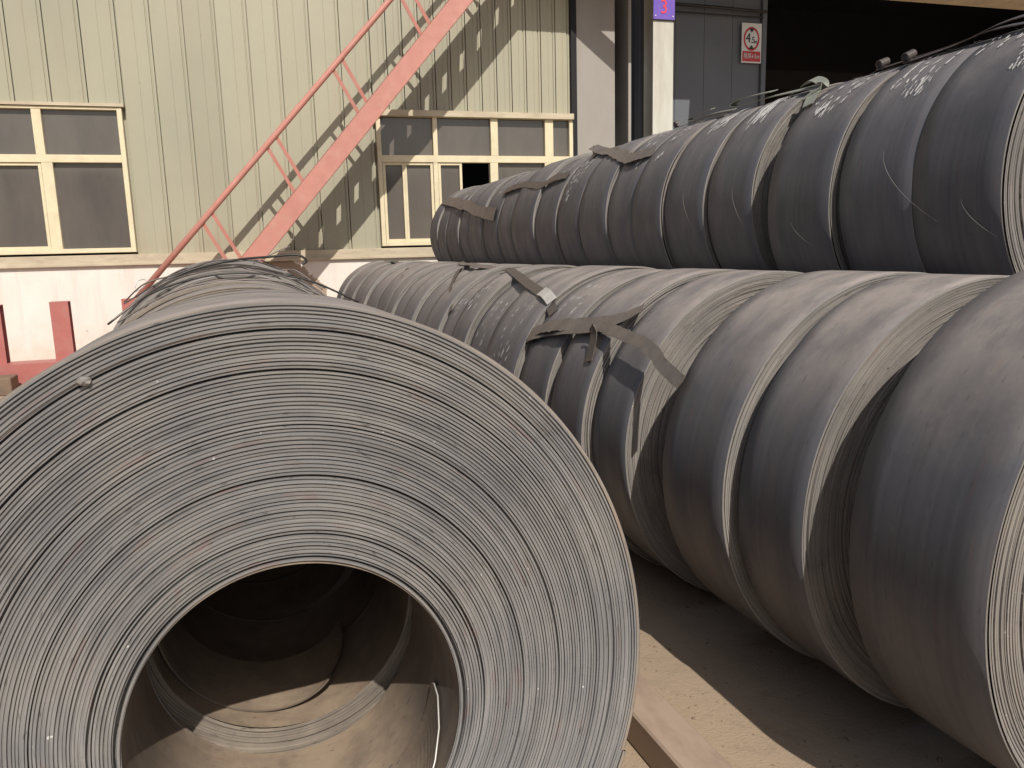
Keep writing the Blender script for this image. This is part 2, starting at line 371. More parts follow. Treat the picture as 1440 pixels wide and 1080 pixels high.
def panel_mesh(w, z0, z1):
    """one sandwich panel: flat with a rolled double groove near its joint"""
    pr = [(0.004, -0.03), (0.006, 0.0), (w*0.5-0.004, 0.0), (w*0.5, -0.003), (w*0.5+0.004, 0.0), (w-0.05, 0.0), (w-0.046, -0.012), (w-0.036, -0.012), (w-0.032, 0.0), (w-0.006, 0.0), (w-0.004, -0.03)]
    v = [(s, d, z) for (s, d) in pr for z in (z0, z1)]
    f = [(2*i, 2*i+1, 2*i+3, 2*i+2) for i in range(len(pr)-1)]
    return v, f
def panels(s0, s1, z0, z1, w):
    n = max(1, round((s1-s0)/w)); w = (s1-s0)/n
    v, f = panel_mesh(w, 0, z1-z0)
    me = bpy.data.meshes.new('wall_panel')
    R3 = FW.to_3x3()
    me.from_pydata([tuple(R3 @ Vector(p)) for p in v], [], [q[::-1] for q in f]); me.materials.append(m_panel)
    for i in range(n):
        o = bpy.data.objects.new('wall_panel', me); col.objects.link(o); o.parent = bld
        o.location = WP(s0+i*w, 0, z0) - Vector(bld.location)
panels(-6.0, WLX0, ZL+0.056, WT+0.04, 0.38)
panels(-6.0, WLX1+0.03, WT+0.041, ZT, 0.38)
panels(WLX1+0.04, WRX0-0.03, ZL+0.056, ZT, 0.38)
panels(WRX0-0.02, 4.62, WT+0.046, ZT, 0.21)
tr = MB(); wbox(tr, 4.62, 4.70, -0.1, 0.06, WT+0.046, ZT); wbox(tr, 4.64, 4.70, -0.25, 0.06, ZL+0.06, WT+0.045); bpart(tr, 'corner_trim', m_dk)

def window(s0, s1, z0, z1, mull_up, transom, mull_dn, panes_up, panes_dn, sashes):
    fr = MB(); f = 0.055
    wbox(fr, s0, s0+f, -0.06, 0.05, z0, z1, 0.004); wbox(fr, s1-f, s1, -0.06, 0.05, z0, z1, 0.004)
    wbox(fr, s0+f, s1-f, -0.06, 0.048, z0, z0+f, 0.004); wbox(fr, s0+f, s1-f, -0.06, 0.048, z1-f*0.6, z1, 0.004)
    w = bpart(fr, 'window', m_cream)
    mb = MB(); wbox(mb, s0+f, s1-f, -0.055, 0.046, transom-0.045, transom+0.045, 0.004); bpart(mb, 'transom', m_cream, w)
    for (a, b) in mull_up: mb = MB(); wbox(mb, a, b, -0.05, 0.044, transom+0.045, z1-f*0.6, 0.003); bpart(mb, 'mullion', m_cream, w)
    for (a, b) in mull_dn: mb = MB(); wbox(mb, a, b, -0.05, 0.044, z0+f, transom-0.045, 0.003); bpart(mb, 'mullion', m_cream, w)
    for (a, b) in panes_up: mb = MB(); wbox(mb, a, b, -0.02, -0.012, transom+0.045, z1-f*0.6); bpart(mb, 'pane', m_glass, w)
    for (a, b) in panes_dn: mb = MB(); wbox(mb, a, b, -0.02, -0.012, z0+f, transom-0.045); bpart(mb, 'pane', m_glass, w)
    for (a, b) in sashes:
        mb = MB(); g = 0.035
        wbox(mb, a, a+g, -0.01, 0.03, z0+f, transom-0.045, 0.003); wbox(mb, b-g, b, -0.01, 0.03, z0+f, transom-0.045, 0.003)
        wbox(mb, a+g, b-g, -0.01, 0.028, z0+f, z0+f+g, 0.003); wbox(mb, a+g, b-g, -0.01, 0.028, transom-0.045-g, transom-0.045, 0.003)
        bpart(mb, 'sash', m_cream, w)
    return w
window(WRX0, WRX1, WB, WT, [(2.67, 2.73), (3.46, 3.56), (4.23, 4.35)], 1.225, [(2.66, 2.72), (3.44, 3.55), (4.22, 4.34)],
       [(1.985, 2.67), (2.73, 3.46), (3.56, 4.23), (4.35, 4.585)], [(1.985, 2.66), (2.72, 3.02), (3.55, 4.22), (4.34, 4.585)], [(1.99, 2.28), (2.27, 2.655), (2.725, 3.05)])
window(WLX0, WLX1, WB, WT, [(-4.0, -3.9), (-2.98, -2.88), (-2.02, -1.92)], 1.20, [(-4.0, -3.9), (-2.98, -2.88), (-1.98, -1.86)],
       [(-4.545, -4.0), (-3.9, -2.98), (-2.88, -2.02), (-1.92, -1.115)], [(-4.545, -4.0), (-3.9, -2.98), (-2.88, -1.98), (-1.86, -1.115)], [(-2.875, -1.985)])
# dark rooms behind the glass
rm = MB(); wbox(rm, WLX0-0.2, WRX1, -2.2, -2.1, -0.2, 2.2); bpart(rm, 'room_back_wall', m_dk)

# grey pier, dark recess, white column, slate wall, open bay
pr = MB(); wbox(pr, 4.70, 5.27, -0.3, 0.04, ZB, ZT)
bpart(pr, 'grey_pier', m_taupe)
rc = MB(); wbox(rc, 5.27, 5.80, -0.62, -0.55, ZB, ZT); wbox(rc, 5.27, 5.30, -0.55, -0.3, ZB, ZT); bpart(rc, 'recess_wall', m_slate)
fl = MB(); wbox(fl, 5.485, 5.53, -0.50, 0.02, ZB, ZT, 0.004); bpart(fl, 'recess_post', m_taupe)
cw = MB()
wbox(cw, 5.80, 6.11, 0.13, 0.15, ZB, ZT); wbox(cw, 5.945, 5.965, -0.13, 0.13, ZB, ZT); wbox(cw, 5.80, 6.11, -0.15, -0.13, ZB, ZT)
bpart(cw, 'steel_column', m_colw)
sw = MB(); wbox(sw, 5.80, 7.80, -0.45, -0.3, ZB, ZT)
sl = bpart(sw, 'slate_wall', m_slate)
for k in range(4):
    mb = MB(); a = 5.90+k*0.47
    wbox(mb, a, a+0.464, -0.3, -0.285, ZB+0.02, ZT); bpart(mb, 'cladding_sheet', m_slate)
jb = MB(); wbox(jb, 7.785, 7.86, -0.5, -0.24, ZB, ZT); bpart(jb, 'bay_jamb', m_slate)
# the open bay: interior box
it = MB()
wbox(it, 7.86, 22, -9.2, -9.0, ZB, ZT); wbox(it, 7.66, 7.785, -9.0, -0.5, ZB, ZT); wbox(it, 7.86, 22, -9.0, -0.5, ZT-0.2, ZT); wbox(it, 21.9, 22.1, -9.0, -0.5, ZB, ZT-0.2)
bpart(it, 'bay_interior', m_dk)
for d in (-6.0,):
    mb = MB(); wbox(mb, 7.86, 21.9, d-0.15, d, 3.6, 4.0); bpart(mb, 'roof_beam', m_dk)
ln = MB(); wbox(ln, 7.86, 22, -0.5, 0.0, 3.79, 4.1, 0.01); wbox(ln, 7.86, 22, -0.5, -0.06, 4.1, ZT); bpart(ln, 'bay_lintel', m_lintel)
pp = MB(); pp.tube([WP(6.12, -0.2, 3.43), WP(7.0, -0.2, 3.42), WP(7.82, -0.2, 3.40)], 0.022, 8); bpart(pp, 'pipe', m_wire, smooth=True)
pp = MB(); pp.tube([WP(6.12, -0.24, 3.34), WP(7.8, -0.24, 3.33)], 0.010, 6); bpart(pp, 'cable', m_wire, smooth=True)
# canopies above the frame that shade the bay side
cn = MB()
wbox(cn, 6.29, 6.76, -0.28, 1.69, 4.15, 4.27); wbox(cn, 6.76, 9.35, -0.28, 3.3, 4.15, 4.27)
bpart(cn, 'canopy', m_slate)

# ------------------------------------------------------------------ steel staircase in front of the wall
st = empty('steel_staircase', WP(0.0, 0.6, -H)); tag(st, 'red steel staircase climbing the cream wall with single handrail', 'staircase')
def spart(mb, name, mat, smooth=False):
    base = Vector(st.location); mb.v = [tuple(Vector(v)-base) for v in mb.v]; return mb.build(name, mat, st, smooth=smooth)
DN, DF = 1.05, 0.50
K = 1.144
def ztop(s): return 2.91 + K*(s-2.74)
for D in (DN, DF):
    mb = MB()
    s0, s1 = -0.9, 3.95
    dv = 0.33 if D == DN else 0.24
    for (da, db, za, zb) in ((-0.004, 0.004, 0, -dv), (-0.045, 0.004, 0.0, -0.012), (-0.045, 0.004, -dv+0.012, -dv)):
        if D == DF: da, db = -db, -da
        P = [(s0, D+da, ztop(s0)+za), (s1, D+da, ztop(s1)+za), (s1, D+da, ztop(s1)+zb), (s0, D+da, ztop(s0)+zb),
             (s0, D+db, ztop(s0)+za), (s1, D+db, ztop(s1)+za), (s1, D+db, ztop(s1)+zb), (s0, D+db, ztop(s0)+zb)]
        o = len(mb.v); mb.v += [tuple(WP(*p)) for p in P]
        mb.f += [tuple(i+o for i in f) for f in ((0,1,2,3),(7,6,5,4),(0,4,5,1),(1,5,6,2),(2,6,7,3),(3,7,4,0))]
    spart(mb, 'stringer', m_red)
ns = 19
for i in range(ns):
    s = -0.72 + i*0.245; z = ztop(s) + 0.014
    mb = MB(); wbox(mb, s, s+0.168, DF+0.005, DN-0.005, z-0.03, z-0.005)
    spart(mb, 'tread', m_redd)
# handrail: top tube, posts in leaning pairs
DR = 0.62
def zr(s): return 2.29 + 1.10*(s-1.47)
mb = MB(); mb.tube([WP(s, DR, zr(s)) for s in (-1.05, 0.0, 1.0, 2.0, 3.2, 4.0)], 0.036, 10); spart(mb, 'handrail', m_red, True)
for sj in (-0.17, 0.62, 1.44, 2.26, 3.08):
    for k in ((-0.055, 0.0), (0.055, 0.055)):
        a = sj+k[0]; b = a+0.30
        mb = MB(); mb.bar(WP(a, DR, zr(a)), WP(b, DF+0.03, ztop(b)-0.03), 0.042, 0.012, up=WP(0, 1, 0)-WP(0, 0, 0)); spart(mb, 'baluster', m_red)
for dx in (0.0, 0.09):
    mb = MB(); mb.bar(WP(-1.02+dx, DR, zr(-1.0+dx)-0.01), WP(-0.80+dx, DF+0.03, zr(-1.0)-0.32), 0.042, 0.02, up=WP(0, 1, 0)-WP(0, 0, 0)); spart(mb, 'baluster', m_red)
# landing above the frame
mb = MB()
for k in range(19): wbox(mb, 3.9+k*0.095, 3.9+k*0.095+0.0935, 0.02, 0.97, 4.06, 4.10)
spart(mb, 'landing_grating', m_redd)['kind'] = 'stuff'
mb = MB(); wbox(mb, 3.88, 5.72, 0.97, 1.03, 3.95, 4.12); wbox(mb, 3.88, 5.72, 0.0, 0.02, 3.95, 4.12); spart(mb, 'landing_frame', m_red)
for (sa, za, sb, zb) in ((4.55, 4.18, 5.5, 3.45),):
    mb = MB(); mb.bar(WP(sa, 1.0, za), WP(sb, 1.0, zb), 0.16, 0.16, up=WP(0, 1, 0)-WP(0, 0, 0)); spart(mb, 'landing_brace', m_red)
mb = MB(); wbox(mb, 5.50, 5.66, 0.60, 0.76, 3.3, 3.95); spart(mb, 'landing_post', m_red)

# ------------------------------------------------------------------ signs
def text_mesh(txt, size, extr=0.002):
    c = bpy.data.curves.new('t', 'FONT'); c.body = txt; c.size = size; c.extrude = extr; c.align_x = 'CENTER'; c.align_y = 'CENTER'; c.resolution_u = 4
    o = bpy.data.objects.new('t', c); col.objects.link(o); dg = bpy.context.evaluated_depsgraph_get(); dg.update()
    me = bpy.data.meshes.new_from_object(o.evaluated_get(dg)); bpy.data.objects.remove(o); return me
def put_text(name, txt, size, s, d, z, mat, parent, sx=1.0, bold=0.0):
    me = text_mesh(txt, size); me.materials.clear(); me.materials.append(mat)
    base = Vector(parent.location)
    R3 = FW.to_3x3()
    for v in me.vertices:
        p = v.co.copy(); w = WP(s+p.x*sx, d+p.z, z+p.y); v.co = w-base
    me.flip_normals(); me.update()
    o = bpy.data.objects.new(name, me); col.objects.link(o); o.parent = parent; return o
def sgn(mb, name, mat, parent):
    base = Vector(parent.location); mb.v = [tuple(Vector(v)-base) for v in mb.v]; return mb.build(name, mat, parent)
D0 = -0.235
hs = empty('height_limit_sign', WP(7.59, D0, 2.68)); tag(hs, 'white 4.5 m height limit sign with red ring beside the dark bay', 'sign')
mb = MB(); wbox(mb, 7.43, 7.765, D0, D0+0.006, 2.68, 3.24); sgn(mb, 'board', m_white, hs)
cs, cz, ro, ri = 7.595, 3.02, 0.135, 0.108
mb = MB(); n = 40; o = 0
for k in range(n):
    a = 2*PI*k/n
    for rr in (ri, ro): mb.v.append(tuple(WP(cs+rr*math.cos(a), D0+0.008, cz+rr*1.25*math.sin(a))))
for k in range(n): k2 = (k+1) % n; mb.f.append((2*k, 2*k2, 2*k2+1, 2*k+1))
sgn(mb, 'red_ring', m_signred, hs)
for sg in (1, -1):
    mb = MB(); mb.v = [tuple(WP(cs-0.045, D0+0.010, cz+sg*0.145)), tuple(WP(cs+0.045, D0+0.010, cz+sg*0.145)), tuple(WP(cs, D0+0.010, cz+sg*0.085))]; mb.f = [(0, 1, 2) if sg < 0 else (0, 2, 1)]
    sgn(mb, 'arrow', m_black, hs)
put_text('lettering', '4', 0.19, cs-0.055, D0+0.011, cz+0.005, m_black, hs, 0.85)
put_text('lettering', '.5', 0.125, cs+0.02, D0+0.011, cz-0.02, m_black, hs, 0.85)
put_text('lettering', 'm', 0.08, cs+0.075, D0+0.011, cz-0.04, m_black, hs, 0.8)
mb = MB(); wbox(mb, 7.445, 7.75, D0+0.006, D0+0.009, 2.70, 2.845); sgn(mb, 'red_panel', m_signred, hs)
put_text('lettering', '限高4.5m', 0.085, 7.597, D0+0.013, 2.772, m_white, hs, 0.80)
ps = empty('column_number_sign', WP(5.955, 0.15, 3.11)); tag(ps, 'purple blue column sign with red number 3 on white steel column', 'sign')
mb = MB(); wbox(mb, 5.795, 6.12, 0.152, 0.165, 3.10, 3.95); sgn(mb, 'board', m_purple, ps)
mb = MB(); wbox(mb, 5.795, 6.12, 0.152, 0.168, 3.085, 3.10); sgn(mb, 'lower_edge', m_dk, ps)
put_text('digit', '3', 0.255, 5.955, 0.168, 3.255, m_signpink, ps, 0.95)
put_text('digit', '0', 0.255, 5.955, 0.168, 3.485, m_signpink, ps, 0.95)
for s in (5.825, 6.09):
    mb = MB(); wbox(mb, s-0.008, s+0.008, 0.166, 0.172, 3.135, 3.151); sgn(mb, 'bolt', m_white, ps)

# ------------------------------------------------------------------ red steel rack by the plinth
rk = empty('red_steel_rack', (-2.3, 9.6, 0)); tag(rk, 'low red steel rack with upright posts standing before white plinth', 'rack')
def rpart(mb, name, mat): mb.v = [(v[0]+2.3, v[1]-9.6, v[2]) for v in mb.v]; return mb.build(name, mat, rk)
for (x, z1, w) in ((-3.06, 0.89, 0.18), (-2.43, 0.89, 0.18), (-1.785, 0.90, 0.18), (-1.08, 0.90, 0.18), (-0.42, 0.90, 0.18)):
    mb = MB(); mb.box(x-w/2, x+w/2, 9.55, 9.558, 0.27, z1); mb.box(x-w/2, x+w/2, 9.692, 9.70, 0.27, z1); mb.box(x-0.005, x+0.005, 9.558, 9.692, 0.27, z1); mb.box(x-w/2, x+w/2, 9.55, 9.70, z1, z1+0.008)
    rpart(mb, 'post', m_redd)
mb = MB(); mb.box(-3.6, 0.2, 9.42, 9.43, 0.03, 0.27); mb.box(-3.6, 0.2, 9.43, 9.73, 0.255, 0.27); mb.box(-3.6, 0.2, 9.72, 9.73, 0.03, 0.255); mb.box(-3.6, 0.2, 9.38, 9.76, 0.0, 0.03)
rpart(mb, 'base_beam', m_redd)

# ------------------------------------------------------------------ coils
def smooth_noise(n_terms, n, amp, seed):
    r = np.random.default_rng(seed); th = np.linspace(0, 2*PI, n, endpoint=False); s = np.zeros(n)
    for k in range(1, n_terms+1): s += r.normal()*np.cos(k*th + r.uniform(0, 2*PI))/k
    return amp*s
def coil_meshes(R, rb, W, nseg, nwrap, seed, groove=0.004, jit=0.003, tele=0.0, tail=None, dent=0.003, ecc=0.0, shear=0.0, gwr=(0.14, 0.30), lip=False):
    """returns arrays for the near/far wound faces, the outer wrap and the bore wrap; axis +Y, near face at y=0, centre at origin"""
    r = np.random.default_rng(seed); th = np.linspace(0, 2*PI, nseg, endpoint=False)
    t = (R-rb)/nwrap
    out = {}
    for side in (0, 1):
        rows_r, rows_y = [], []
        drift = smooth_noise(3, nwrap, 0.6*jit, seed+side*5+1) if nwrap > 3 else np.zeros(nwrap)
        for k in range(nwrap):
            a0 = r.normal()*jit*0.6 + drift[k]; ph = r.uniform(0, 2*PI)
            off = a0 + 0.5*jit*np.cos(th+ph)*r.uniform(0.2, 1) + 0.25*jit*np.cos(3*th+ph*2)
            off = off - tele*(k/nwrap)                      # telescoping: outer wraps stand further out
            g = groove*(r.uniform(0.5, 1.3)); gw = r.uniform(*gwr)
            if r.random() < 0.10: g *= 2.4; gw = 0.55
            if lip and k == 1: g = 0.02; gw = 0.85
            base = rb + k*t; wob = 0.12*t*np.cos(2*th+ph)
            for fr, dp in ((0.0, g), (gw*0.8, g*0.9), (gw, 0.0006), (0.98, 0.0)):
                rows_r.append(base + fr*t + (wob if k < nwrap-1 else 0*wob)); rows_y.append(off + dp)
        rr = np.array(rows_r); yy = np.array(rows_y)
        y = yy if side == 0 else W - yy
        kz = (ecc*(1-np.repeat(np.arange(nwrap), 4)/max(1, nwrap-1)))[:, None]
        out['side%d' % side] = np.stack([rr*np.cos(th), y, rr*np.sin(th)+kz], -1)
    # outer wrap: one turn of strip with its tail laid over its start
    tail = r.uniform(0, 2*PI) if tail is None else tail
    na = nseg + 1; ta = np.linspace(0, 2*PI, na) + tail; u = np.linspace(0, 1, na)
    dn = smooth_noise(7, nseg, dent, seed+9); dn = np.append(dn, dn[0])
    edge0 = np.interp(u, np.linspace(0, 1, 9), r.normal(size=9)*0.0018) + 0.001 - tele
    edge1 = W + np.interp(u, np.linspace(0, 1, 9), r.normal(size=9)*0.0018) + 0.002
    rad = R + 0.001 + 0.004*u + np.abs(dn)
    prof = []
    ny = 6
    for j in range(ny):
        f = j/(ny-1); bow = 0.0
        prof.append((rad+bow, edge0*(1-f)+edge1*f))
    inner = rad - 0.006
    rows = [(inner, edge0), (rad-0.0008, edge0-0.0004)] + prof + [(rad-0.0008, edge1+0.0004), (inner, edge1)]
    arr = np.stack([np.stack([p[0]*np.cos(ta), p[1], p[0]*np.sin(ta)], -1) for p in rows])
    out['outer'] = arr
    tb = th; rbv = rb - 0.001 + smooth_noise(4, nseg, 0.0015, seed+21)
    ys = np.linspace(-0.002, W+0.002, 5)
    out['bore'] = np.stack([np.stack([rbv*np.cos(tb), np.full(nseg, y), rbv*np.sin(tb)+ecc], -1) for y in ys])
    if shear:                                           # the turns have slid along the axis: leaning faces on a level coil
        for k in out: out[k][..., 1] += shear*out[k][..., 2]
    return out

def make_coil(x, y, zc, R, rb, W, label, group, seed, mats, nseg=160, nwrap=40, tilt=0.0, name='steel_coil', back=True, rim=None, **kw):
    A = coil_meshes(R, rb, W, nseg, nwrap, seed, **kw)
    root = empty(name, (x, y, zc-R), (tilt, 0, 0)); tag(root, label, 'steel coil', group)
    mf, mo, mb_ = mats; L = (0, 0, R)
    grid_obj('side_face', A['side0'], mf, root, L, close_v=True, smooth=False, flip=False)
    if back: grid_obj('side_face', A['side1'][::(4 if nwrap > 24 else 1)], mf, root, L, close_v=True, smooth=False, flip=True)
    ow = grid_obj('outer_wrap', A['outer'], mo, root, L, smooth=True, flip=False)
    ow.data.materials.append(mf if not rim else rim); nr, nc = A['outer'].shape[0]-1, A['outer'].shape[1]-1
    ids = np.zeros(nr*nc, dtype=np.int32); ids[:nc] = 1; ids[-nc:] = 1
    ow.data.polygons.foreach_set('material_index', ids); ow.data.update()
    grid_obj('inner_wrap', A['bore'], mb_, root, L, close_v=True, smooth=True, flip=True)
    return root

# --- near row: the big coil in the foreground and the coils behind it
nx, ny_, nzc = 0.047, 1.142, H-0.6605
near_mats = (m_face, m_mid, m_bore)
G0 = 'coils in the near row'
fc = make_coil(nx, ny_, nzc, 0.592, 0.254, 0.35, 'large grey coil in the foreground showing its wound face and open bore', G0, 11, near_mats, 360, 66, 0.0, groove=0.006, jit=0.0022, tail=-0.4, ecc=-0.058, shear=0.122, gwr=(0.30, 0.48), rim=m_edged, lip=True)
ords = ['first', 'second', 'third', 'fourth', 'fifth', 'sixth', 'seventh', 'eighth', 'ninth', 'tenth', 'eleventh', 'twelfth', 'thirteenth', 'fourteenth', 'fifteenth', 'sixteenth', 'seventeenth', 'eighteenth', 'nineteenth', 'twentieth', 'twenty-first', 'twenty-second', 'twenty-third', 'twenty-fourth', 'twenty-fifth']
yy = 1.515; k = 0
near_spec = []
while yy < 4.3:
    W = 0.27; last = yy > 3.6
    near_spec.append((nx+0.01*math.sin(k*2.1)-0.006*k, yy, W, 0.588+0.012*math.sin(k*1.7), last)); yy += W+0.035; k += 1
near_c = []
for k, (x, y, W, R, last) in enumerate(near_spec):
    zc = R + 0.045 + (0.03 if k == 0 else 0) + (0.05 + 0.02*(k-7) if last else 0)
    near_c.append(make_coil(x, y, zc, R, 0.254-0.004*(k == 0), W, '%s coil behind the big foreground coil in its row%s' % (ords[k], ', its loose wraps spread on top' if last else ''), G0, 40+k, (m_edge if last else m_edged, m_mid, m_bore), 144, 26 if k else 60, 0.0, tele=0.02 if last else 0.0, jit=0.008 if last else 0.003, tail=-0.4, ecc=-0.034 if k == 0 else -0.05))

# --- middle row
G1 = 'dusty narrow coils in the lower middle row'
mid = [(0.967, 1.305, 1.895, .612, .03), (1.451, 1.702, 1.875, .604, .01), (1.745, 2.06, 1.855, .610, .004), (2.28, 2.525, 1.835, .608, 0), (2.56, 2.86, 1.805, .612, -.005),
       (2.93, 3.24, 1.80, .607, 0), (3.29, 3.74, 1.79, .613, 0), (3.79, 4.10, 1.80, .603, 0), (4.14, 4.42, 1.785, .612, .003), (4.45, 4.72, 1.80, .605, 0), (4.76, 5.12, 1.79, .612, 0), (5.16, 5.48, 1.80, .606, 0),
       (5.52, 5.86, 1.79, .612, .004), (5.92, 6.26, 1.80, .602, 0), (6.30, 6.56, 1.79, .610, 0), (6.60, 7.02, 1.80, .614, .006), (7.08, 7.60, 1.80, .606, .0), (7.66, 8.0, 1.79, .615, .006), (8.06, 8.44, 1.80, .606, 0), (8.5, 8.84, 1.79, .612, .004), (8.9, 9.26, 1.80, .607, 0), (9.3, 9.66, 1.79, .614, .006)]
mid_look = {0: 'nearest', len(mid)-1: 'farthest'}
midc = []
GZ = -1.33
for k, (y0, y1, x, R, dz) in enumerate(mid):
    lab = ('nearest coil of the lower middle row, cut by the right edge of the photo' if k == 0 else
           'farthest coil of the lower middle row, next to the white plinth' if k == len(mid)-1 else
           '%s coil from the near end of the lower middle row' % ords[k])
    zc = H + GZ + R + dz + 0.012
    ns_, nw = (224, 56) if k < 4 else ((160, 36) if k < 10 else (112, 22))
    midc.append(make_coil(x, y0, zc, R, 0.254, y1-y0, lab, G1, 100+k, (m_edge, m_mid, m_bore), ns_, nw, 0.0, tail=[-0.3, 0.1, -0.6, 0.2, -0.1][k % 5], jit=0.0035, groove=0.004))

# --- upper row
G2 = 'dark narrow coils stacked in the upper row'
US = 0.84
upy = [(1.665, 1.975), (1.981, 2.30), (2.335, 2.68), (2.81, 3.13), (3.165, 3.50), (3.53, 3.82), (3.85, 4.14), (4.165, 4.53), (4.56, 4.88), (4.92, 5.28), (5.31, 5.76), (5.80, 6.12), (6.15, 6.52), (6.57, 6.95), (7.0, 7.28), (7.33, 7.74), (7.78, 8.08), (8.12, 8.42)]
upc = []; UR = 0.515
for k, (y0, y1) in enumerate(upy):
    R = UR + [-0.001, 0.003, 0.005, -0.004, 0.001, 0.004, -0.003, 0.001][k % 8]
    x = 2.635 + [0.0, 0.004, -0.012, -0.004, 0.006, -0.004, 0.008, 0.0][k % 8] * (1 if k < 4 else 0.5) - (0.01 if k > 3 else 0)
    zc = H + 0.165 + [0.008, 0, -0.012, 0.01, 0, -0.004, 0.004][k % 7]
    lab = ('nearest coil of the upper row, chalk smeared across its top' if k == 0 else 'farthest coil of the upper row, in front of the right window' if k == len(upy)-1 else
           '%s coil from the near end of the upper row' % ords[k])
    upc.append(make_coil(x, y0, zc, R, 0.254, y1-y0, lab, G2, 200+k, (m_edge, m_up, m_bore), 192 if k < 5 else 128, 40 if k < 5 else 22, 0.0, tail=[-0.3, 0.1, -0.6, 0.2, -0.1][k % 5], jit=0.0035, groove=0.004))

# --- the hidden back row that carries the upper one
y = 1.4; k = 0
while y < 8.6:
    make_coil(3.40, y, 0.61, 0.61, 0.254, 0.5, 'coil of the hidden back row under the upper row', 'coils of the back row under the upper row', 300+k, (m_edge, m_mid, m_bore), 64, 10, 0.0, tail=1.0, back=False)
    y += 0.56; k += 1

# ------------------------------------------------------------------ chalk, bright streaks (flat marks on the steel, children of their coil)
def patch_on(coil, R, marks, name, mat, lift=0.0012):
    """marks: list of (a0, a1, y0, y1) patches in angle / axial coordinates of the coil"""
    v, f = [], []
    for (a0, a1, y0, y1, sk) in marks:
        n = max(2, int(abs(a1-a0)*R/0.02)+1); o = len(v)
        for i in range(n+1):
            q = i/n; a = a0+(a1-a0)*q; e = math.sin(PI*min(max(q, 0.04), 0.96))**0.5
            c = (y0+y1)/2 + sk*(q-0.5); h = (y1-y0)/2*e
            for yv in (c-h, c+h): v.append((math.cos(a)*(R+lift), yv, math.sin(a)*(R+lift)))
        for i in range(n): f.append((o+2*i, o+2*i+2, o+2*i+3, o+2*i+1))
    return tag(mesh_obj(name, v, f, mat, coil, (0, 0, R)), kind='stuff')
def rmax(coil):
    o = [c for c in coil.children if c.name.startswith('outer_wrap')][0]
    a = np.empty(len(o.data.vertices)*3, np.float32); o.data.vertices.foreach_get('co', a); a = a.reshape(-1, 3)
    return float(np.hypot(a[:, 0], a[:, 2]).max())
def chalk_rows(coil, R, Wd, a_c, a_len, y0, nrow, seed, dense=0.75):
    r = random.Random(seed); marks = []
    for row in range(nrow):
        yb = y0 + row*0.055; a = a_c - a_len/2
        while a < a_c + a_len/2:
            L = r.uniform(0.012, 0.045)/R
            if r.random() < dense:
                for j in range(r.randint(1, 3)):
                    yy_ = yb + r.uniform(0, 0.03); marks.append((a+r.uniform(-.01, .01), a+L, yy_, yy_+r.uniform(0.003, 0.008), r.uniform(-0.012, 0.012)))
            a += L + r.uniform(0.008, 0.02)/R
    return marks
def smear(a_c, y_c, al, yl, n, seed):
    r = random.Random(seed); m = []
    for i in range(n):
        a = a_c + r.gauss(0, al*0.35); yv = y_c + r.gauss(0, yl*0.3)
        m.append((a-r.uniform(.1, .3)*al, a+r.uniform(.1, .3)*al, yv, yv+r.uniform(0.003, 0.011), r.uniform(-.005, .005)))
    return m
D = math.radians
for (ci, R, lst) in ((0, None, [('s', D(122), .10, .20, .10, 22), ('c', D(116), .55, .03, 4), ('c', D(112), .5, .2, 2), ('s', D(139), .07, .12, .05, 14)]),
                     (1, None, [('c', D(118), .6, .06, 4), ('s', D(137), .13, .15, .12, 24), ('c', D(116), .5, .22, 1)]),
                     (2, None, [('c', D(120), .60, .10, 4), ('s', D(138), .2, .15, .06, 20)]),
                     (3, None, [('s', D(124), .18, .34, .10, 60), ('c', D(112), .3, .05, 2)]),
                     (4, None, [('s', D(122), .15, .26, .12, 44)]),
                     (5, None, [('c', D(122), .45, .10, 2), ('s', D(144), .18, .09, .05, 12)]),
                     (6, None, [('c', D(124), .45, .08, 3), ('s', D(145), .1, .10, .04, 10)]),
                     (7, None, [('c', D(130), .3, .2, 2)]),
                     (8, None, [('c', D(135), .55, .12, 4), ('s', D(160), .2, .12, .05, 12)]),
                     (9, None, [('c', D(125), .3, .1, 2)]), (12, None, [('c', D(128), .5, .08, 4)]), (15, None, [('s', D(140), .15, .25, .12, 14)])):
    c = upc[ci]; Rr = rmax(c); marks = []
    for q in lst:
        if q[0] == 's': marks += smear(q[1], q[2], q[3], q[4], q[5], ci*7+int(q[2]*100))
        else: marks += chalk_rows(c, Rr, 0, q[1], q[2], q[3], q[4], ci*13+5)
    zc = c.location.z; o = patch_on(c, Rr, marks, 'chalk_marks', m_chalk)
    o.location = (0, 0, [ch for ch in c.children if ch.name.startswith('outer_wrap')][0].location.z)
for (ci, lst) in ((4, []), (6, [('c', D(150), .55, .12, 4)]), (7, [('c', D(145), .4, .05, 4)]), (8, [('c', D(130), .4, .1, 3)]), (5, [('c', D(125), .3, .1, 3)]), (9, [('c', D(135), .4, .08, 3)])):
    if not lst: continue
    c = midc[ci]; Rr = rmax(c); marks = []
    for q in lst: marks += chalk_rows(c, Rr, 0, q[1], q[2], q[3], q[4], ci*17+3, 0.6)
    o = patch_on(c, Rr, marks, 'chalk_marks', m_chalk); o.location = (0, 0, [ch for ch in c.children if ch.name.startswith('outer_wrap')][0].location.z)
